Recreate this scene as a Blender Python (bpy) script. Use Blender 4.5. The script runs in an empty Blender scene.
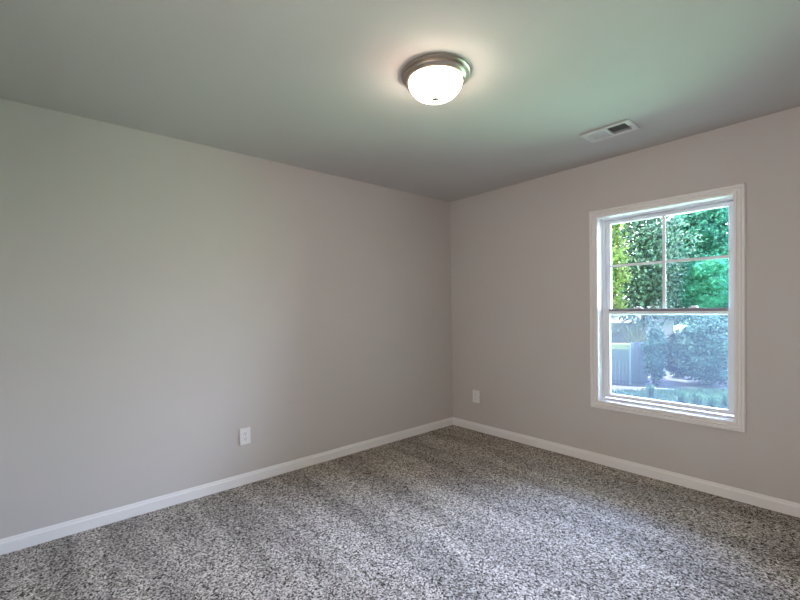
import bpy, bmesh, math, random
import numpy as np
from mathutils import Vector, Matrix

C = bpy.context.scene.collection
SC = bpy.context.scene

# ------------------------------------------------------------------ camera
cam_d = bpy.data.cameras.new('camera')
cam = bpy.data.objects.new('camera', cam_d)
C.objects.link(cam)
F_PX, PX, PY = 413.2319, -5.1697, 15.7778
YAW, PITCH, ROLL = 0.8642, -0.0162, -0.0150
fwd = Vector((-math.sin(YAW) * math.cos(PITCH), math.cos(YAW) * math.cos(PITCH), math.sin(PITCH)))
rgt = Vector((math.cos(YAW), math.sin(YAW), 0))
up = rgt.cross(fwd)
r2 = rgt * math.cos(ROLL) + up * math.sin(ROLL)
u2 = -rgt * math.sin(ROLL) + up * math.cos(ROLL)
M = Matrix((r2, u2, -fwd)).transposed().to_4x4()
M.translation = Vector((3.0511, -3.4218, 1.2803))
cam.matrix_world = M
cam_d.sensor_fit = 'HORIZONTAL'
cam_d.sensor_width = 36.0
cam_d.lens = F_PX / 800 * 36.0
cam_d.shift_x = -PX / 800
cam_d.shift_y = PY / 800
cam_d.clip_start = 0.02
cam_d.clip_end = 300
SC.camera = cam

# ------------------------------------------------------------------ world, sun, area light, exposure
SKY = 2.6
GLOW = 96.0
SUN = 88.0
LAMP = 38.0
FILL = 27.0
w = bpy.data.worlds.new('sky'); SC.world = w; w.use_nodes = True
nt = w.node_tree; nt.nodes.clear()
out = nt.nodes.new('ShaderNodeOutputWorld'); bg = nt.nodes.new('ShaderNodeBackground')
tc = nt.nodes.new('ShaderNodeTexCoord'); sp = nt.nodes.new('ShaderNodeSeparateXYZ')
rp = nt.nodes.new('ShaderNodeValToRGB')
rp.color_ramp.elements[0].position = 0.0; rp.color_ramp.elements[0].color = (0.78, 0.85, 0.86, 1)
rp.color_ramp.elements[1].position = 0.85; rp.color_ramp.elements[1].color = (0.38, 0.50, 1.0, 1)
e = rp.color_ramp.elements.new(0.3); e.color = (0.60, 0.70, 1.0, 1)
nt.links.new(tc.outputs['Generated'], sp.inputs[0]); nt.links.new(sp.outputs['Z'], rp.inputs[0])
nt.links.new(rp.outputs[0], bg.inputs[0]); 
# out-of-view sky over the trees, made brighter to send more light through the window
dt = nt.nodes.new('ShaderNodeVectorMath'); dt.operation = 'DOT_PRODUCT'
gv = Vector((0.14, 0.66, 0.72)).normalized(); dt.inputs[1].default_value = gv
nt.links.new(tc.outputs['Generated'], dt.inputs[0])
mr = nt.nodes.new('ShaderNodeMapRange'); mr.interpolation_type = 'SMOOTHSTEP'
for k, v_ in ((1, .46), (2, .97), (3, SKY), (4, GLOW)): mr.inputs[k].default_value = v_
nt.links.new(dt.outputs['Value'], mr.inputs[0]); nt.links.new(mr.outputs[0], bg.inputs[1])
nt.links.new(bg.outputs[0], out.inputs[0])

sd = bpy.data.lights.new('sun', 'SUN'); sd.energy = SUN; sd.angle = math.radians(0.6); sd.color = (1.0, 0.93, 0.80)
sun = bpy.data.objects.new('sun', sd); C.objects.link(sun)
sun.rotation_euler = Vector((-0.36, -0.03, 0.93)).to_track_quat('Z', 'Y').to_euler()
sun.location = (0, 5, 12)

# added fill light in the unseen doorway behind the camera, brightens the room
ad = bpy.data.lights.new('fill_light', 'AREA'); ad.shape = 'RECTANGLE'; ad.size = 0.80; ad.size_y = 1.95
ad.energy = FILL; ad.color = (1.0, 0.88, 0.82)
al = bpy.data.objects.new('fill_light', ad); C.objects.link(al)
al.location = (2.62, -4.06, 1.0)          # shines along +Y into the room
al.rotation_euler = Vector((0, -1, 0)).to_track_quat('Z', 'Y').to_euler()

# sampling aid: the window opening as a light portal (gives off no light of its own)
pd_ = bpy.data.lights.new('window_portal', 'AREA'); pd_.shape = 'RECTANGLE'; pd_.size = .87; pd_.size_y = 1.48
pd_.cycles.is_portal = True
po = bpy.data.objects.new('window_portal', pd_); C.objects.link(po)
po.location = (2.008, .16, 1.251); po.rotation_euler = Vector((0, 1, 0)).to_track_quat('Z', 'Y').to_euler()

vs = SC.view_settings
vs.view_transform = 'Standard'; vs.look = 'None'; vs.exposure = 0.09; vs.gamma = 1.0; vs.use_curve_mapping = False
SC.cycles.max_bounces = 10; SC.cycles.diffuse_bounces = 6; SC.cycles.transparent_max_bounces = 16
SC.cycles.sample_clamp_indirect = 8.0

# ------------------------------------------------------------------ materials
def mat(name, color=(.8, .8, .8), rough=.5, metal=0.0, spec=.5):
    m = bpy.data.materials.new(name); m.use_nodes = True
    b = m.node_tree.nodes['Principled BSDF']
    b.inputs['Base Color'].default_value = (*color, 1); b.inputs['Roughness'].default_value = rough
    b.inputs['Metallic'].default_value = metal; b.inputs['Specular IOR Level'].default_value = spec
    return m, m.node_tree, b

def noise(nt, scale, detail=2, rough=.5, vec=None, stretch=None):
    n = nt.nodes.new('ShaderNodeTexNoise'); n.inputs['Scale'].default_value = scale
    n.inputs['Detail'].default_value = detail; n.inputs['Roughness'].default_value = rough
    t = nt.nodes.new('ShaderNodeTexCoord')
    if stretch:
        mp = nt.nodes.new('ShaderNodeMapping'); mp.inputs['Scale'].default_value = stretch[:3]
        if len(stretch) > 3: mp.inputs['Rotation'].default_value = (0, 0, stretch[3])
        nt.links.new(t.outputs['Object'], mp.inputs[0]); nt.links.new(mp.outputs[0], n.inputs['Vector'])
    else:
        nt.links.new(t.outputs['Object'], n.inputs['Vector'])
    return n

def ramp(nt, fac, stops):
    r = nt.nodes.new('ShaderNodeValToRGB'); cr = r.color_ramp
    while len(cr.elements) < len(stops): cr.elements.new(.5)
    for el, (p, c) in zip(cr.elements, stops):
        el.position = p; el.color = (*c, 1)
    nt.links.new(fac, r.inputs[0]); return r

def bump(nt, b, h, dist, strength=1.0):
    bp = nt.nodes.new('ShaderNodeBump'); bp.inputs['Distance'].default_value = dist
    bp.inputs['Strength'].default_value = strength
    nt.links.new(h, bp.inputs['Height']); nt.links.new(bp.outputs[0], b.inputs['Normal'])

def mixc(nt, a, b, fac, mode='MULTIPLY'):
    m = nt.nodes.new('ShaderNodeMix'); m.data_type = 'RGBA'; m.blend_type = mode
    m.inputs[0].default_value = fac
    nt.links.new(a, m.inputs[6]); nt.links.new(b, m.inputs[7]); return m.outputs[2]

def paint(name, color, rough=.6, bd=.0004, sc=220):
    m, nt, b = mat(name, color, rough, spec=.3)
    n = noise(nt, 1.3, 3)
    lo = tuple(c * .985 for c in color); hi = tuple(min(1, c * 1.015) for c in color)
    r = ramp(nt, n.outputs[0], [(.35, lo), (.65, hi)]); nt.links.new(r.outputs[0], b.inputs['Base Color'])
    if bd:
        n2 = noise(nt, sc, 2); bump(nt, b, n2.outputs[0], bd, .5)
    return m

M_wall = paint('wall_paint', (.56, .53, .505))
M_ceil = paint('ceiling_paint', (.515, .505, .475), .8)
M_trim = paint('trim_paint', (.80, .79, .775), .35, 0)
M_vinyl = paint('white_vinyl', (.80, .83, .88), .35, 0)
M_plastic = paint('outlet_plastic', (.80, .79, .78), .35, 0)
M_shade = mat('shade_grey', (.22, .225, .27), .6)[0]  # dark grey for the shade band painted on the meeting rail
M_slot = mat('outlet_slot', (.02, .02, .02), .6)[0]
M_screw = mat('painted_screw', (.6, .6, .58), .35, .3)[0]
M_vent = paint('vent_enamel', (.60, .60, .58), .4, 0)
M_duct = mat('duct_metal', (.05, .055, .05), .6, .2)[0]
M_siding = paint('exterior_siding', (.55, .56, .55), .7, 0)
M_nickel, nt, b = mat('brushed_nickel', (.50, .44, .37), .32, 1.0)
n = noise(nt, 40, 2, stretch=(1, 1, 30)); bump(nt, b, n.outputs[0], .0006, .3)

# carpet: flecked cut pile with the lanes a vacuum leaves
M_carpet, nt, b = mat('flecked_carpet', (.3, .29, .28), 1.0, spec=.05)
def cells(scale):
    t = nt.nodes.new('ShaderNodeTexCoord'); v = nt.nodes.new('ShaderNodeTexVoronoi'); v.inputs['Scale'].default_value = scale
    v.voronoi_dimensions = '3D'; nt.links.new(t.outputs['Object'], v.inputs['Vector'])
    sp_ = nt.nodes.new('ShaderNodeSeparateColor'); nt.links.new(v.outputs['Color'], sp_.inputs[0]); return sp_.outputs[0]
r1 = ramp(nt, cells(150), [(.08, (.05, .042, .035)), (.30, (.26, .232, .202)), (.62, (.54, .492, .44)), (.92, (.86, .795, .72))])
r3 = ramp(nt, cells(70), [(.05, (.74, .74, .74)), (.95, (1, 1, 1))])
n2 = noise(nt, 2.4, 2, .5, stretch=(.35, 2.2, 1, math.radians(18)))
r2_ = ramp(nt, n2.outputs[0], [(.38, (.70, .70, .70)), (.62, (1, 1, 1))])
col = mixc(nt, mixc(nt, r1.outputs[0], r3.outputs[0], 1.0), r2_.outputs[0], 1.0)
nt.links.new(col, b.inputs['Base Color'])

# architectural glass: clear with a Fresnel sheen
M_glass = bpy.data.materials.new('window_glass'); M_glass.use_nodes = True
nt = M_glass.node_tree; nt.nodes.clear()
o_ = nt.nodes.new('ShaderNodeOutputMaterial'); mx = nt.nodes.new('ShaderNodeMixShader')
tr = nt.nodes.new('ShaderNodeBsdfTransparent'); tr.inputs[0].default_value = (.95, .985, .97, 1)
gl = nt.nodes.new('ShaderNodeBsdfGlossy'); gl.inputs['Roughness'].default_value = .02
fr = nt.nodes.new('ShaderNodeFresnel'); fr.inputs[0].default_value = 1.45
nt.links.new(fr.outputs[0], mx.inputs[0]); nt.links.new(tr.outputs[0], mx.inputs[1]); nt.links.new(gl.outputs[0], mx.inputs[2])
nt.links.new(mx.outputs[0], o_.inputs[0])

# insect screen: a weave too fine to resolve, part open, part grey thread
M_screen = bpy.data.materials.new('insect_mesh'); M_screen.use_nodes = True
nt = M_screen.node_tree; nt.nodes.clear()
o_ = nt.nodes.new('ShaderNodeOutputMaterial'); mx = nt.nodes.new('ShaderNodeMixShader'); mx.inputs[0].default_value = .19
tr = nt.nodes.new('ShaderNodeBsdfTransparent')
m2 = nt.nodes.new('ShaderNodeMixShader'); m2.inputs[0].default_value = .6
df = nt.nodes.new('ShaderNodeBsdfDiffuse'); df.inputs[0].default_value = (.12, .13, .15, 1)
tl = nt.nodes.new('ShaderNodeBsdfTranslucent'); tl.inputs[0].default_value = (.036, .043, .058, 1)
nt.links.new(df.outputs[0], m2.inputs[1]); nt.links.new(tl.outputs[0], m2.inputs[2])
nt.links.new(tr.outputs[0], mx.inputs[1]); nt.links.new(m2.outputs[0], mx.inputs[2]); nt.links.new(mx.outputs[0], o_.inputs[0])

# lit lamp glass
M_lamp = bpy.data.materials.new('lit_alabaster_glass'); M_lamp.use_nodes = True
nt = M_lamp.node_tree; b = nt.nodes['Principled BSDF']
b.inputs['Base Color'].default_value = (.9, .88, .85, 1); b.inputs['Roughness'].default_value = .3
n = noise(nt, 9, 3); r = ramp(nt, n.outputs[0], [(.3, (1, .75, .62)), (.7, (1, .80, .69))])
nt.links.new(r.outputs[0], b.inputs['Emission Color']); b.inputs['Emission Strength'].default_value = LAMP

def leaf_mat(name, c1, c2, trans=.2):
    m = bpy.data.materials.new(name); m.use_nodes = True; nt = m.node_tree; nt.nodes.clear()
    o_ = nt.nodes.new('ShaderNodeOutputMaterial'); mx = nt.nodes.new('ShaderNodeMixShader'); mx.inputs[0].default_value = trans
    d = nt.nodes.new('ShaderNodeBsdfDiffuse'); t = nt.nodes.new('ShaderNodeBsdfTranslucent')
    n = noise(nt, 5.0, 4, .8); r = ramp(nt, n.outputs[0], [(.40, c1), (.62, c2)])
    nt.links.new(r.outputs[0], d.inputs[0]); nt.links.new(r.outputs[0], t.inputs[0])
    nt.links.new(d.outputs[0], mx.inputs[1]); nt.links.new(t.outputs[0], mx.inputs[2]); nt.links.new(mx.outputs[0], o_.inputs[0])
    return m
L_teal = leaf_mat('evergreen_leaf', (0.0054, 0.0229, 0.0164), (0.0365, 0.1188, 0.0869))
L_mid = leaf_mat('broad_leaf', (0.0120, 0.0274, 0.0175), (0.1313, 0.1805, 0.1368))
L_yel = leaf_mat('yellow_leaf', (0.0507, 0.0710, 0.0202), (0.1623, 0.1724, 0.0559))
L_pine = leaf_mat('pine_needle', (0.0092, 0.0504, 0.0321), (0.0367, 0.1515, 0.1010))
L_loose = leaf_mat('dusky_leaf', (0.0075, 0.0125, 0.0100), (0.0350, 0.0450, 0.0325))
L_blue = leaf_mat('shrub_leaf', (0.0081, 0.0216, 0.0216), (0.0540, 0.1026, 0.0972))
L_pale = leaf_mat('pale_blade', (0.0640, 0.0800, 0.0480), (0.1360, 0.1440, 0.0880))
L_blade = leaf_mat('blade_leaf', (0.0218, 0.0581, 0.0399), (0.0581, 0.1089, 0.0726))
M_bark, nt, b = mat('bark', (.09, .08, .07), .9)
n = noise(nt, 12, 3, stretch=(1, 1, .2)); r = ramp(nt, n.outputs[0], [(.35, (.025, .022, .02)), (.65, (.08, .07, .06))])
nt.links.new(r.outputs[0], b.inputs['Base Color'])
M_board, nt, b = mat('weathered_board', (.12, .13, .15), .85)
n = noise(nt, 5, 4, stretch=(9, 9, .6)); r = ramp(nt, n.outputs[0], [(.3, (.045, .05, .058)), (.7, (.10, .105, .12))])
nt.links.new(r.outputs[0], b.inputs['Base Color'])
M_cap = paint('pale_timber', (.20, .18, .11), .8, 0)
M_post = paint('bleached_post', (.17, .18, .20), .8, 0)
M_lawn, nt, b = mat('lawn_turf', (.2, .3, .15), .95)
n = noise(nt, 3.5, 5, .7); r = ramp(nt, n.outputs[0], [(.3, (.20, .38, .22)), (.5, (.28, .50, .31)), (.7, (.36, .58, .38))])
nt.links.new(r.outputs[0], b.inputs['Base Color']); bump(nt, b, n.outputs[0], .03, .6)
M_stone = paint('pale_stone', (.16, .15, .125), .9, .004, 30)
M_roof = paint('shingle', (.035, .033, .032), .9, .004, 40)
M_house = paint('pink_siding', (.10, .08, .08), .8, 0)

# ------------------------------------------------------------------ helpers
def box(bm, x0, x1, y0, y1, z0, z1):
    v = [bm.verts.new(p) for p in ((x0,y0,z0),(x1,y0,z0),(x1,y1,z0),(x0,y1,z0),(x0,y0,z1),(x1,y0,z1),(x1,y1,z1),(x0,y1,z1))]
    for f in ((0,3,2,1),(4,5,6,7),(0,1,5,4),(1,2,6,5),(2,3,7,6),(3,0,4,7)):
        bm.faces.new([v[i] for i in f])
    return v

def obj(name, bm, m, parent=None, bevel=0, smooth=False):
    if bevel:
        bmesh.ops.bevel(bm, geom=list(bm.edges), offset=bevel, segments=2, affect='EDGES', profile=.6)
    bmesh.ops.recalc_face_normals(bm, faces=list(bm.faces))
    me = bpy.data.meshes.new(name); bm.to_mesh(me); bm.free()
    for x in (m if isinstance(m, list) else [m]): me.materials.append(x)
    if smooth:
        for p in me.polygons: p.use_smooth = True
    o = bpy.data.objects.new(name, me); C.objects.link(o)
    if parent: o.parent = parent
    return o

def boxo(name, b6, m, parent=None, bevel=0):
    bm = bmesh.new(); box(bm, *b6); return obj(name, bm, m, parent, bevel)

def tag(o, label, cat=None, group=None, kind=None):
    o['label'] = label
    if cat: o['category'] = cat
    if group: o['group'] = group
    if kind: o['kind'] = kind
    return o

def empty(name, loc, rz=0):
    o = bpy.data.objects.new(name, None); o.empty_display_size = .1
    o.location = loc; o.rotation_euler = (0, 0, rz); C.objects.link(o); return o

def lathe(bm, prof, seg=64, close=False):
    rings = []
    for r, z in prof:
        if r < 1e-6: rings.append([bm.verts.new((0, 0, z))])
        else: rings.append([bm.verts.new((r*math.cos(2*math.pi*i/seg), r*math.sin(2*math.pi*i/seg), z)) for i in range(seg)])
    for a, b_ in zip(rings, rings[1:]):
        for i in range(seg):
            j = (i+1) % seg
            if len(a) == 1 and len(b_) == 1: continue
            if len(a) == 1: bm.faces.new((a[0], b_[i], b_[j]))
            elif len(b_) == 1: bm.faces.new((a[i], b_[0], a[j]))
            else: bm.faces.new((a[i], b_[i], b_[j], a[j]))

def ring_frame(bm, x0, x1, z0, z1, prof):
    """mitred frame: prof = (outward offset, y) swept round the rectangle x0..x1, z0..z1"""
    loops = []
    for o_, y in prof:
        loops.append([bm.verts.new(p) for p in ((x0-o_, y, z0-o_), (x1+o_, y, z0-o_), (x1+o_, y, z1+o_), (x0-o_, y, z1+o_))])
    n_ = len(loops)
    for k in range(n_):
        a, b_ = loops[k], loops[(k+1) % n_]
        for i in range(4):
            j = (i+1) % 4
            bm.faces.new((a[i], a[j], b_[j], b_[i]))

def strip(bm, prof, axis, a0, a1):
    """prism of the profile (depth, z) along x or y"""
    rows = []
    for a in (a0, a1):
        rows.append([bm.verts.new((a, -d, z) if axis == 'x' else (d, a, z)) for d, z in prof])
    n_ = len(prof)
    for i in range(n_):
        j = (i+1) % n_
        bm.faces.new((rows[0][i], rows[0][j], rows[1][j], rows[1][i]))
    bm.faces.new(rows[0]); bm.faces.new(rows[1][::-1])

# ------------------------------------------------------------------ the setting
RX, RY, H = 3.28, -3.92, 2.44
GZ = -2.30
def struct(name, label, cat, o):
    return tag(o, label, cat, None, 'structure')
WX0, WX1, WZ0, WZ1 = 1.572, 2.444, .510, 1.992
struct('floor', 'speckled grey flecked carpet floor of the empty bedroom', 'floor', boxo('floor', (-.15, RX+.15, RY-.15, .15, -.25, 0), M_carpet))
# ceiling with the register opening
VX0, VX1, VY0, VY1 = 1.755, 2.022, -.618, -.462
bm = bmesh.new()
box(bm, -.15, VX0, RY-.15, .15, H, H+.2); box(bm, VX1, RX+.15, RY-.15, .15, H, H+.2)
box(bm, VX0, VX1, RY-.15, VY0, H, H+.2); box(bm, VX0, VX1, VY1, .15, H, H+.2)
struct('', 'flat white painted ceiling above the whole room', 'ceiling', obj('ceiling', bm, M_ceil))
struct('', 'long blank greige wall on the left side', 'wall', boxo('wall_left', (-.15, 0, RY-.15, .15, 0, H), M_wall))
bm = bmesh.new()
box(bm, 0, WX0, 0, .15, 0, H); box(bm, WX1, RX+.15, 0, .15, 0, H)
box(bm, WX0, WX1, 0, .15, 0, WZ0); box(bm, WX0, WX1, 0, .15, WZ1, H)
struct('', 'greige wall on the right holding the window', 'wall', obj('wall_right', bm, M_wall))
bm = bmesh.new()
DX0, DX1 = 2.22, 3.02  # doorway added out of view to let the fill light in
box(bm, 0, DX0, RY-.15, RY, 0, H); box(bm, DX1, RX, RY-.15, RY, 0, H); box(bm, DX0, DX1, RY-.15, RY, 2.03, H)
struct('', 'greige back wall with the added doorway', 'wall', obj('wall_back', bm, M_wall))
struct('', 'greige side wall right of the viewer', 'wall', boxo('wall_side', (RX, RX+.15, RY-.15, 0, 0, H), M_wall))
bm = bmesh.new()
for x0, x1, z0, z1 in ((DX0-.057, DX0, 0, 2.087), (DX1, DX1+.057, 0, 2.087), (DX0, DX1, 2.03, 2.087)): box(bm, x0, x1, RY, RY+.016, z0, z1)
struct('', 'white casing round the added doorway', 'door', obj('added_door_1', bm, M_trim))
BB = [(0, 0), (.014, 0), (.014, .056), (.0135, .058), (.008, .066), (.006, .074), (.003, .080), (0, .080)]
bm = bmesh.new(); strip(bm, BB, 'y', RY, 0)
struct('', 'white baseboard along the foot of the left wall', 'baseboard', obj('baseboard_left', bm, M_trim))
bm = bmesh.new(); strip(bm, BB, 'x', .014, RX)
struct('', 'white baseboard along the foot of the window wall', 'baseboard', obj('baseboard_right', bm, M_trim))
bm = bmesh.new()
hx0, hx1, hy0, hy1 = DX0-.5, DX1+.5, RY-1.25, RY-.15  # unseen hall, added to enclose the fill light
box(bm, hx0-.1, hx0, hy0, hy1, 0, H); box(bm, hx1, hx1+.1, hy0, hy1, 0, H); box(bm, hx0, hx1, hy0, hy0+.1, 0, H); box(bm, RX+.15, hx1+.1, hy1, hy1+.1, 0, H)
struct('', 'greige walls of the added hall beyond the doorway', 'wall', obj('wall_added_hall', bm, M_wall))
struct('', 'ceiling of the added hall beyond the doorway', 'ceiling', boxo('ceiling_added_hall', (hx0-.1, hx1+.1, hy0, hy1, H, H+.2), M_ceil))
struct('', 'carpet of the added hall beyond the doorway', 'floor', boxo('floor_added_hall', (hx0-.1, hx1+.1, hy0, hy1, -.25, 0), M_carpet))
# outside of the house
struct('', 'siding of the house below the bedroom floor', 'wall', boxo('trim_1', (-.15, RX+.15, RY-.15, .15, GZ-.1, -.25), M_siding))
bm = bmesh.new()
box(bm, -70, 60, -30, 110, GZ-.3, GZ)
struct('', 'sunlit green lawn of the back yard seen through the window', 'lawn', obj('lawn', bm, M_lawn))

# ------------------------------------------------------------------ window_1
win = empty('window_1', (0, 0, 0)); tag(win, 'white double-hung window with four-light upper sash on the right wall', 'window', None, 'structure')
bm = bmesh.new()
ring_frame(bm, WX0, WX1, WZ0, WZ1, [(0, 0), (0, -.010), (.004, -.013), (.011, -.013), (.014, -.006), (.019, -.006), (.022, -.014), (.032, -.014), (.035, -.009), (.038, -.019), (.051, -.020), (.0555, -.014), (.0555, 0)])
obj('casing', bm, M_trim, win)
bm = bmesh.new()
ring_frame(bm, WX0+.004, WX1-.004, WZ0+.004, WZ1-.004, [(0, -.006), (0, .088), (.004, .088), (.004, -.006)])
obj('jamb', bm, M_trim, win)
bm = bmesh.new()     # vinyl frame with two tracks
ring_frame(bm, WX0+.026, WX1-.026, WZ0+.022, WZ1-.022, [(0, .130), (0, .150), (.026, .150), (.026, .088), (.010, .088), (.010, .094), (.006, .094), (.006, .130)])
obj('frame', bm, M_vinyl, win)
def sash(name, z0, z1, y0, y1, st, rb, rt):
    bm = bmesh.new()
    x0, x1 = WX0+.022, WX1-.022
    # a frame of unequal rails: outer ring minus the glass opening
    gx0, gx1, gz0, gz1 = x0+st, x1-st, z0+rb, z1-rt
    def loop(a, b_, c, d, y): return [bm.verts.new(p) for p in ((a, y, c), (b_, y, c), (b_, y, d), (a, y, d))]
    c_ = .006
    Ls = [loop(x0, x1, z0, z1, y1), loop(x0, x1, z0, z1, y0), loop(gx0-c_, gx1+c_, gz0-c_, gz1+c_, y0), loop(gx0, gx1, gz0, gz1, y0+c_*1.2), loop(gx0, gx1, gz0, gz1, y1)]
    for k in range(len(Ls)):
        a, b_ = Ls[k], Ls[(k+1) % len(Ls)]
        for i in range(4):
            j = (i+1) % 4; bm.faces.new((a[i], a[j], b_[j], b_[i]))
    s = obj(name, bm, M_vinyl, win)
    ym = (y0+y1)/2
    p = boxo('glass_pane', (gx0-.004, gx1+.004, ym-.002, ym+.002, gz0-.004, gz1+.004), M_glass, s)
    return s, (gx0, gx1, gz0, gz1, ym)
up_s, g = sash('upper_sash', 1.205, WZ1-.022, .118, .142, .033, .035, .026)
cx = (g[0]+g[1])/2; zc = 1.603
bm = bmesh.new(); box(bm, cx-.011, cx+.011, g[4]-.009, g[4]-.003, g[2], g[3]); obj('muntin', bm, M_vinyl, up_s, .002)
bm = bmesh.new(); box(bm, g[0], cx-.011, g[4]-.008, g[4]-.003, zc-.010, zc+.010); box(bm, cx+.011, g[1], g[4]-.008, g[4]-.003, zc-.010, zc+.010); obj('muntin', bm, M_vinyl, up_s)
lo_s, g2 = sash('lower_sash', WZ0+.022, 1.256, .092, .116, .033, .030, .040)
for lx in (1.835, 2.195):
    bm = bmesh.new(); box(bm, lx-.028, lx+.028, .094, .114, 1.256, 1.262); box(bm, lx-.012, lx+.020, .098, .112, 1.262, 1.272)
    lk = obj('sash_lock', bm, M_vinyl, lo_s, .0015)
boxo('shade_strip', (g2[0]-.004, g2[1]+.004, .0905, .093, 1.236, 1.2555), M_shade, lo_s)  # dark strip standing in for the shade along the meeting rail
bm = bmesh.new()
box(bm, WX0+.022, WX1-.022, .1445, .1455, WZ0+.022, 1.235)
tag(obj('insect_screen', bm, M_screen, win), 'grey mesh screen over the lower half')

# ------------------------------------------------------------------ ceiling light
lt = empty('ceiling_light', (1.625, -1.918, H)); tag(lt, 'round flush-mount ceiling light with lit frosted glass bowl', 'ceiling light')
bm = bmesh.new()
lathe(bm, [(0, -.001), (.166, -.001), (.169, -.004), (.169, -.009), (.164, -.013), (.157, -.015), (.157, -.020), (.159, -.023), (.157, -.029), (.150, -.032), (.147, -.034), (.147, -.040), (.143, -.044), (.134, -.045), (.134, -.030), (0, -.030)], 96)
obj('canopy', bm, M_nickel, lt, smooth=False)
bm = bmesh.new()
R0, D0, ztop = .131, .078, -.040
prof = [(R0-.004, ztop+.006), (R0, ztop)]
for i in range(1, 17):
    t = i/16*math.pi/2
    prof.append((R0*math.cos(t)**.75 if i < 16 else 0, ztop-.006-D0*math.sin(t)**1.15))
lathe(bm, prof, 96)
obj('glass_shade', bm, M_lamp, lt, smooth=True)
bm = bmesh.new()
zb = ztop-.006-D0
lathe(bm, [(0, zb+.002), (.017, zb+.001), (.018, zb-.003), (.012, zb-.006), (.006, zb-.008), (.005, zb-.011), (.008, zb-.014), (.008, zb-.018), (.004, zb-.022), (0, zb-.023)], 32)
obj('finial', bm, M_nickel, lt, smooth=True)

# ------------------------------------------------------------------ ceiling register
vt = empty('air_vent', (1.8885, -.540, H)); tag(vt, 'white rectangular air vent on the ceiling near the window', 'air vent')
bm = bmesh.new()
hx, hy, ix, iy = .153, .098, .118, .068
def rl(a, b_, z): return [bm.verts.new(p) for p in ((-a, -b_, z), (a, -b_, z), (a, b_, z), (-a, b_, z))]
Ls = [rl(ix, iy, -.0005), rl(hx-.016, hy-.016, -.0005), rl(hx-.016, hy-.016, -.005), rl(hx, hy, -.005), rl(hx, hy, -.009), rl(hx-.006, hy-.006, -.012), rl(ix+.002, iy+.002, -.012), rl(ix, iy, -.008)]
for k in range(len(Ls)):
    a, b_ = Ls[k], Ls[(k+1) % len(Ls)]
    for i in range(4):
        j = (i+1) % 4; bm.faces.new((a[i], a[j], b_[j], b_[i]))
obj('frame', bm, M_vent, vt)
boxo('center_bar', (-.006, .006, -iy, iy, -.010, -.001), M_vent, vt)
for sgn, x0, x1 in ((-1, -ix, -.006), (1, .006, ix)):
    bm = bmesh.new(); N = 9
    for k in range(N):
        xc = x0+(x1-x0)*(k+.5)/N; d = .0075; t = .0006
        vs_ = []
        for y in (-iy, iy):
            for dx, z in ((-sgn*d-t, .006), (-sgn*d+t, .006), (sgn*d+t, -.008), (sgn*d-t, -.008)):
                vs_.append(bm.verts.new((xc+dx, y, z)))
        for q in ((0,1,2,3), (7,6,5,4), (0,4,5,1), (1,5,6,2), (2,6,7,3), (3,7,4,0)): bm.faces.new([vs_[i] for i in q])
    obj('louver_bank', bm, M_vent, vt)
for sx in (-.136, .136):
    bm = bmesh.new(); lathe(bm, [(0, -.0125), (.004, -.012), (.005, -.010), (0, -.0098)], 16)
    s = obj('screw', bm, M_screw, vt); s.location = (sx, 0, 0)
bm = bmesh.new(); box(bm, .128, .133, -.008, .018, -.022, -.010); obj('damper_lever', bm, M_vent, vt, .001)
bm = bmesh.new(); box(bm, VX0-1.8885+.002, VX1-1.8885-.002, VY0+.540+.002, VY1+.540-.002, .012, .19)
bmesh.ops.delete(bm, geom=[f for f in bm.faces if all(abs(v.co.z-.012) < 1e-5 for v in f.verts)], context='FACES')
obj('duct_boot', bm, M_duct, vt)

# ------------------------------------------------------------------ wall outlets
def make_outlet(label):
    o = empty('wall_outlet', (0, 0, 0)); tag(o, label, 'outlet', 'duplex wall outlets')
    W2, H2 = .040, .0625                       # faces -Y
    bm = bmesh.new()
    def rl(a, b_, y): return [bm.verts.new(p) for p in ((-a, y, -b_), (a, y, -b_), (a, y, b_), (-a, y, b_))]
    Ls = [rl(W2, H2, 0), rl(W2, H2, -.009), rl(W2-.003, H2-.003, -.012)]
    for a, b_ in zip(Ls, Ls[1:]):
        for i in range(4):
            j = (i+1) % 4; bm.faces.new((a[i], a[j], b_[j], b_[i]))
    bm.faces.new(Ls[-1]); bm.faces.new(Ls[0][::-1])
    obj('faceplate', bm, M_plastic, o)
    for zc in (-.0205, .0205):
        bm = bmesh.new(); pts = []
        for i in range(32):
            t = 2*math.pi*i/32; x = .0172*math.cos(t); z = max(-.0135, min(.0135, .0172*math.sin(t)))
            pts.append((x, z))
        f0 = [bm.verts.new((x, -.011, z)) for x, z in pts]; f1 = [bm.verts.new((x, -.0145, z)) for x, z in pts]
        bm.faces.new(f1)
        for i in range(32): bm.faces.new((f0[i], f0[(i+1) % 32], f1[(i+1) % 32], f1[i]))
        rc = obj('receptacle', bm, M_plastic, o); rc.location = (0, 0, zc)
        for sx, hh in ((-.0062, .0045), (.0062, .0036)):
            s = boxo('slot', (sx-.0013, sx+.0013, -.0149, -.0144, .002-hh+.002, .002+hh+.002), M_slot, rc)
        bm = bmesh.new()
        pts = [bm.verts.new((.0028*math.cos(2*math.pi*i/16), -.0149, -.0075+.0028*math.sin(2*math.pi*i/16))) for i in range(16)]
        bm.faces.new(pts); q = bmesh.ops.extrude_face_region(bm, geom=list(bm.faces))
        for v in [g_ for g_ in q['geom'] if isinstance(g_, bmesh.types.BMVert)]: v.co.y = -.0144
        obj('ground_hole', bm, M_slot, rc)
    bm = bmesh.new(); lathe(bm, [(0, .0015), (.0025, .001), (.003, 0), (0, 0)], 16)
    s = obj('screw', bm, M_screw, o); s.rotation_euler = (math.pi/2, 0, 0); s.location = (0, -.012, 0)
    return o
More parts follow.
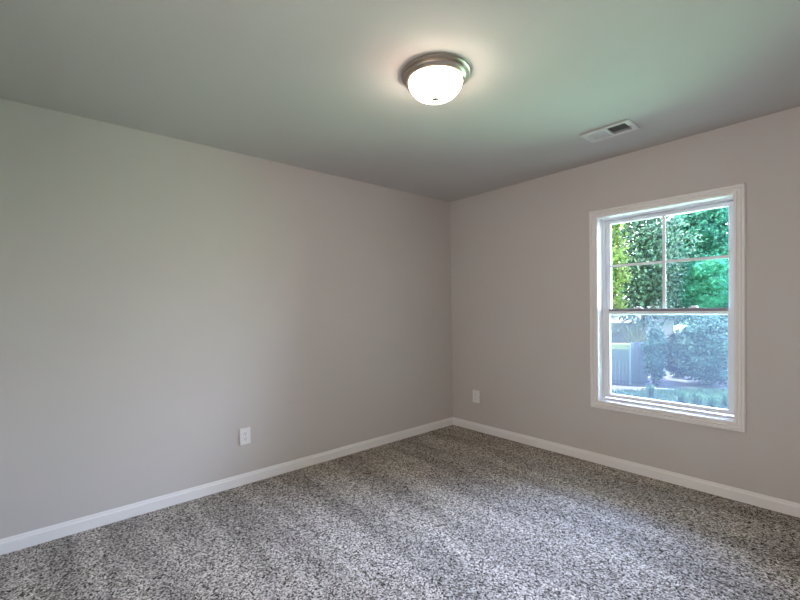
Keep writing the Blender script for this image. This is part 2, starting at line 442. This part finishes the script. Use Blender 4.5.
def copy_tree(o, parent=None):
    c = o.copy(); C.objects.link(c); c.parent = parent
    for ch in list(o.children): copy_tree(ch, c)
    return c
ol = make_outlet('white duplex outlet low on the long left wall')
ob = copy_tree(ol)
ol.location = (0, -2.298, .357); ol.rotation_euler = (0, 0, math.pi/2)
ob.location = (.331, 0, .359); ob['label'] = 'white duplex outlet near the room corner on the window wall'

# ------------------------------------------------------------------ the back yard
rng = np.random.default_rng(7)
CAMP = Vector((3.0511, -3.4218, 1.2803))
def at(u, depth):      # ground position on the bearing of the window's view
    d = fwd + r2 * ((u-400-PX)/F_PX); p = CAMP + d*depth
    return (p.x, p.y, GZ)

def leaves(name, m, parent, blobs, n, size, asp=.55, jit=.22, droop=0.0, core=True):
    """leaf blades scattered over lobes: blobs = (centre, radii)"""
    V, Fc = [], []
    wts = np.array([b[1][0]*b[1][2] for b in blobs]); wts = wts/wts.sum()
    idx = rng.choice(len(blobs), n, p=wts)
    cen = np.array([b[0] for b in blobs])[idx]; rad = np.array([b[1] for b in blobs])[idx]
    d = rng.normal(size=(n, 3)); d /= np.linalg.norm(d, axis=1)[:, None]
    rr = 1 + jit*rng.normal(size=(n, 1)) - .08
    P = cen + d*rad*rr
    a = rng.normal(size=(n, 3)) + d*.6; a[:, 2] -= droop; a /= np.linalg.norm(a, axis=1)[:, None]
    b_ = np.cross(a, rng.normal(size=(n, 3))); b_ /= np.linalg.norm(b_, axis=1)[:, None]
    s = size*(.6+.8*rng.random((n, 1)))
    q = np.stack([P-a*s*.5, P+b_*s*asp*.5, P+a*s*.5, P-b_*s*asp*.5], 1).reshape(-1, 3)
    V = q.tolist(); Fc = np.arange(4*n).reshape(-1, 4).tolist()
    if core:
        base = bmesh.new(); bmesh.ops.create_icosphere(base, subdivisions=2, radius=1)
        bv = np.array([v.co[:] for v in base.verts]); bf = [[v.index for v in f.verts] for f in base.faces]; base.free()
        for c, r in blobs:
            k = len(V); pts = np.array(c) + bv*np.array(r)*.74*(1+.12*rng.normal(size=(len(bv), 1)))
            V += pts.tolist(); Fc += [[i+k for i in f] for f in bf]
    me = bpy.data.meshes.new(name); me.from_pydata(V, [], Fc); me.materials.append(m); me.update()
    o = bpy.data.objects.new(name, me); C.objects.link(o); o.parent = parent
    return o

def limb(bm, pts, seg=8):
    rings = []
    for i, (p, r) in enumerate(pts):
        p = Vector(p); q = Vector(pts[min(i+1, len(pts)-1)][0]) - Vector(pts[max(i-1, 0)][0])
        q.normalize(); a = q.orthogonal().normalized(); b_ = q.cross(a)
        rings.append([bm.verts.new(p + (a*math.cos(2*math.pi*k/seg)+b_*math.sin(2*math.pi*k/seg))*r) for k in range(seg)])
    for A, B in zip(rings, rings[1:]):
        for k in range(seg):
            bm.faces.new((A[k], A[(k+1) % seg], B[(k+1) % seg], B[k]))
    bm.faces.new(rings[0][::-1]); bm.faces.new(rings[-1])

def tree(name, label, cat, u, depth, h, rad, clear, m, n, size, group=None, lobes=9, core=True, tr=.13, droop=0., asp=.55, lobe_r=.5):
    x, y, z = at(u, depth)
    root = empty(name, (x, y, z)); tag(root, label, cat, group)
    bm = bmesh.new()
    top = clear + (h-clear)*.6
    limb(bm, [((0, 0, -.05), tr*1.3), ((.03, 0, .3), tr), ((.06*rad, .03, clear), tr*.8), ((0, .05, top), tr*.35)])
    for k in range(5):
        t = 2*math.pi*k/5+.4; zz = clear*.8+(top-clear)*k/5
        limb(bm, [((.04*rad, 0, zz), tr*.4), ((rad*.35*math.cos(t), rad*.35*math.sin(t), zz+.5*rad*.6), tr*.25), ((rad*.7*math.cos(t), rad*.7*math.sin(t), zz+rad*.7), tr*.08)], 6)
    obj('trunk', bm, M_bark, root, smooth=True)
    blobs = []
    hc = (h+clear)/2; hh = (h-clear)/2
    for k in range(lobes):
        t = k*2.4; f_ = (k+.5)/lobes; zz = clear + (h-clear)*(.14+.74*f_)
        prof_ = math.sqrt(max(.08, 1-((zz-hc)/hh)**2))
        rr = rad*lobe_r*prof_*(.8+.4*rng.random())+.12*rad
        dist = max(0, rad*prof_-rr)*(.6+.4*rng.random())
        blobs.append(((dist*math.cos(t), dist*math.sin(t), min(zz, h-rr*.8)), (rr, rr, rr*.8)))
    blobs.append(((0, 0, hc), (rad*.6, rad*.6, hh*.8)))
    leaves('foliage', m, root, blobs, n, size, asp, core=core, droop=droop)
    return root

G = 'trees in the back yard'
tree('evergreen_tree', 'dense dark teal evergreen tree filling the upper right panes', 'tree', 699, 29.6, 11.3, 3.1, 1.6, L_teal, 13000, .24, G, 14)
tree('broadleaf_tree', 'tall grey-green broadleaf tree filling the upper left panes', 'tree', 641, 24, 10.6, 2.5, 2.0, L_mid, 10000, .25, G, 14, core=False)
tree('yellow_tree', 'yellow-green leaved tree at the left edge of the upper panes', 'tree', 606, 20.5, 8.6, 1.15, 2.4, L_yel, 5000, .19, G, 9, tr=.1)
tree('loose_tree', 'loose dusky tree at the top right corner of the upper panes', 'tree', 744, 50, 19.5, 3.2, 4.0, L_loose, 7000, .28, G, 12, core=False)
tree('backdrop_tree', 'shaded grey-green tree behind the fence end and the yard shrubs', 'tree', 664, 41, 12.5, 3.8, .6, L_mid, 12000, .2, G, 12)
tree('backdrop_tree', 'shaded grey-green tree behind the pale house and the yellow tree', 'tree', 590, 42, 15.0, 3.6, 1.0, L_mid, 11000, .2, G, 12)
tree('pine_tree', 'bright emerald young pine in the lower right upper-sash pane', 'tree', 708, 21.4, 6.2, 1.35, 2.4, L_pine, 9000, .20, G, 9, tr=.09, asp=.16, droop=.3)
tree('shrub', 'large rounded blue-green shrub right of the trunk in the lower pane', 'shrub', 704, 18.2, 3.15, 1.30, .02, L_blue, 10000, .13, None, 9, tr=.08)
tree('shrub', 'narrow dark shrub standing at the end of the fence', 'shrub', 655, 18.1, 2.75, .52, .02, L_blue, 6000, .12, None, 7, tr=.07)
tree('shrub', 'low dusky shrub close behind the large rounded shrub, on its left', 'shrub', 677, 20.2, 2.3, .62, .0, L_loose, 6000, .15, None, 7, tr=.07)
tree('shrub', 'dim shrub behind the large rounded shrub at the right edge', 'shrub', 744, 20.6, 3.6, 1.5, .2, L_blue, 8000, .14, None, 8, tr=.08)

def blades(name, label, cat, u, depth, n, h, spread, m, group=None, wid=.028):
    x, y, zz = at(u, depth); root = empty(name, (x, y, zz)); tag(root, label, cat, group)
    V, Fc = [], []
    for k in range(n):
        t = rng.random()*2*math.pi; r0 = spread*.35*rng.random(); L = h*(.55+.55*rng.random()); ln = spread*(.3+.8*rng.random())
        dx, dy = math.cos(t), math.sin(t); px, py = -dy, dx; wd = wid*(.6+.6*rng.random())
        k0 = len(V)
        for q in range(4):
            f_ = q/3; rr = r0+ln*f_**1.8; zq = L*(f_-.22*f_**3); ww = wd*(1-f_)**.6+.001
            V += [(dx*rr+px*ww, dy*rr+py*ww, zq), (dx*rr-px*ww, dy*rr-py*ww, zq)]
        for q in range(3): Fc.append((k0+2*q, k0+2*q+1, k0+2*q+3, k0+2*q+2))
    me = bpy.data.meshes.new('leaf_blades'); me.from_pydata(V, [], Fc); me.materials.append(m); me.update()
    o = bpy.data.objects.new('leaf_blades', me); C.objects.link(o); o.parent = root
    return root
blades('spiky_plant', 'pale spiky plant bursting above the fence top', 'plant', 637, 22.2, 90, 3.25, .80, L_pale, None, .05)
GP = 'blade-leaved clumps in the sunny foreground'
for u, d, lab in ((682, 14.4, 'grass clump beside the pale stone at the foot of the view'), (697, 14.0, 'second grass clump from the pale stone'), (712, 13.7, 'third grass clump from the pale stone'), (726, 13.9, 'grass clump at the right edge of the lower pane'), (650, 15.6, 'grass clump behind the pale timber edging, left of the stone')):
    blades('grass_clump', lab, 'plant', u, d, 120, .75, .20, L_blade, GP)

# fence: a panel and post in line with the left stile, a second panel beyond
ax, ay, _ = at(603, 18.0); bx_, by_, _ = at(630, 18.4); cx_, cy_, _ = at(647, 19.0)
fen = empty('wooden_fence', (ax, ay, GZ)); tag(fen, 'weathered grey board fence with sunlit cap at the left of the yard', 'fence')
def panel(p, q, h, cap):
    L = math.hypot(q[0]-p[0], q[1]-p[1]); ang = math.atan2(q[1]-p[1], q[0]-p[0])
    bm = bmesh.new(); nb = max(2, int(L/.145)); wd = L/nb
    for k in range(nb):
        box(bm, k*wd+.004, (k+1)*wd-.004, -.010+.004*(k % 2), .010+.004*(k % 2), .03, h-.02*(k % 3))
    for zz in (.35, h-.35): box(bm, 0, L, .014, .055, zz, zz+.09)
    o = obj('board_panel', bm, M_board, fen); o.location = (p[0]-ax, p[1]-ay, 0); o.rotation_euler = (0, 0, ang)
    if cap:
        bm = bmesh.new(); box(bm, 0, L, -.075, .10, h, h+.05); box(bm, 0, L, -.03, -.012, h-.20, h)
        o = obj('cap_rail', bm, M_cap, fen); o.location = (p[0]-ax, p[1]-ay, 0); o.rotation_euler = (0, 0, ang)
panel((ax-3.0, ay-.2), (bx_, by_), 1.82, True)
panel((bx_, by_), (cx_, cy_), 1.95, False)
for p, h in (((bx_, by_), 1.86), ((cx_, cy_), 2.0), ((ax-.3, ay-.06), 1.8)):
    bm = bmesh.new(); box(bm, -.035, .035, -.08, -.01, 0, h)
    o = obj('post', bm, M_post, fen); o.location = (p[0]-ax, p[1]-ay, 0)

# neighbour's house behind the fence
hx_, hy_, _ = at(607, 27.0)
hs = empty('house', (hx_, hy_, GZ)); tag(hs, "neighbouring house with dull pink siding behind the fence", 'house')
bm = bmesh.new(); box(bm, -6, 2.1, 0, 6, 0, 2.55); obj('siding', bm, M_house, hs)
bm = bmesh.new(); box(bm, 2.02, 2.12, -.03, .08, 0, 2.55); obj('corner_board', bm, M_cap, hs)
bm = bmesh.new()
pr = [(-.4, 2.5), (6.4, 2.5), (3, 4.0)]
A = [bm.verts.new((-6.3, y, z)) for y, z in pr]; B = [bm.verts.new((2.4, y, z)) for y, z in pr]
bm.faces.new(A); bm.faces.new(B[::-1])
for i in range(3): bm.faces.new((A[i], A[(i+1) % 3], B[(i+1) % 3], B[i]))
obj('roof', bm, M_roof, hs)

# planting bed under the trees
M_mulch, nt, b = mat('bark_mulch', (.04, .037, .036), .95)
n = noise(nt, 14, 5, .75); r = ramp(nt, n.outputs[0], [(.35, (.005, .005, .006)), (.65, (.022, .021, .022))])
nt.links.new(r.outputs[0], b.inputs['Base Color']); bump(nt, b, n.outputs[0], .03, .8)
bm = bmesh.new(); pts = []
near = [(560, 12.6), (600, 12.9), (625, 12.7), (650, 12.9), (675, 12.6), (700, 12.4), (725, 12.3), (760, 12.5)]
far = [(760, 60), (560, 60)]
a_ = [bm.verts.new((*at(u, d)[:2], GZ+.03)) for u, d in near+far]
bm.faces.new(a_)
struct('', 'dark bark mulch ground under the trees and shrubs of the back yard', 'planting bed', obj('mulch_bed', bm, M_mulch))

# pale stone and timber edging
sx_, sy_, _ = at(668, 14.15)
bm = bmesh.new(); bmesh.ops.create_icosphere(bm, subdivisions=3, radius=1)
for v in bm.verts:
    k = 1+.08*math.sin(5*v.co.x+2*v.co.y)+.05*math.sin(7*v.co.y-3*v.co.z)
    v.co = Vector((v.co.x*.38*k, v.co.y*.30*k, max(-.03, v.co.z*.10*k)))
st = obj('flat_stone', bm, M_stone, smooth=True); st.location = (sx_, sy_, GZ+.03); tag(st, 'pale flat stone on the lawn at the bottom of the view', 'stone')
p, q = at(641, 17.6), at(676, 17.0)
L = math.hypot(q[0]-p[0], q[1]-p[1])
bm = bmesh.new(); box(bm, 0, L, -.05, .05, 0, .09)
ed = obj('timber_edging', bm, M_post, None, .01); ed.location = p; ed.rotation_euler = (0, 0, math.atan2(q[1]-p[1], q[0]-p[0]))
tag(ed, 'pale timber edging lying along the planting bed', 'edging')

# short grass of the visible strip: nobody could count it
V, Fc = [], []
for k in range(16000):
    u = 600+140*rng.random(); d = 12.6+4.5*rng.random()**1.2
    x, y, z = at(u, d); t = rng.random()*6.283; h = .06+.16*rng.random(); wd = .022
    dx, dy = math.cos(t), math.sin(t); k0 = len(V)
    V += [(x-dx*wd, y-dy*wd, z), (x+dx*wd, y+dy*wd, z), (x+dy*.05*rng.random(), y-dx*.05*rng.random(), z+h)]
    Fc.append((k0, k0+1, k0+2))
me = bpy.data.meshes.new('lawn_grass'); me.from_pydata(V, [], Fc); me.materials.append(L_blade); me.update()
o = bpy.data.objects.new('lawn_grass', me); C.objects.link(o)
tag(o, 'short sunlit grass growing over the near lawn', 'grass', kind='stuff')
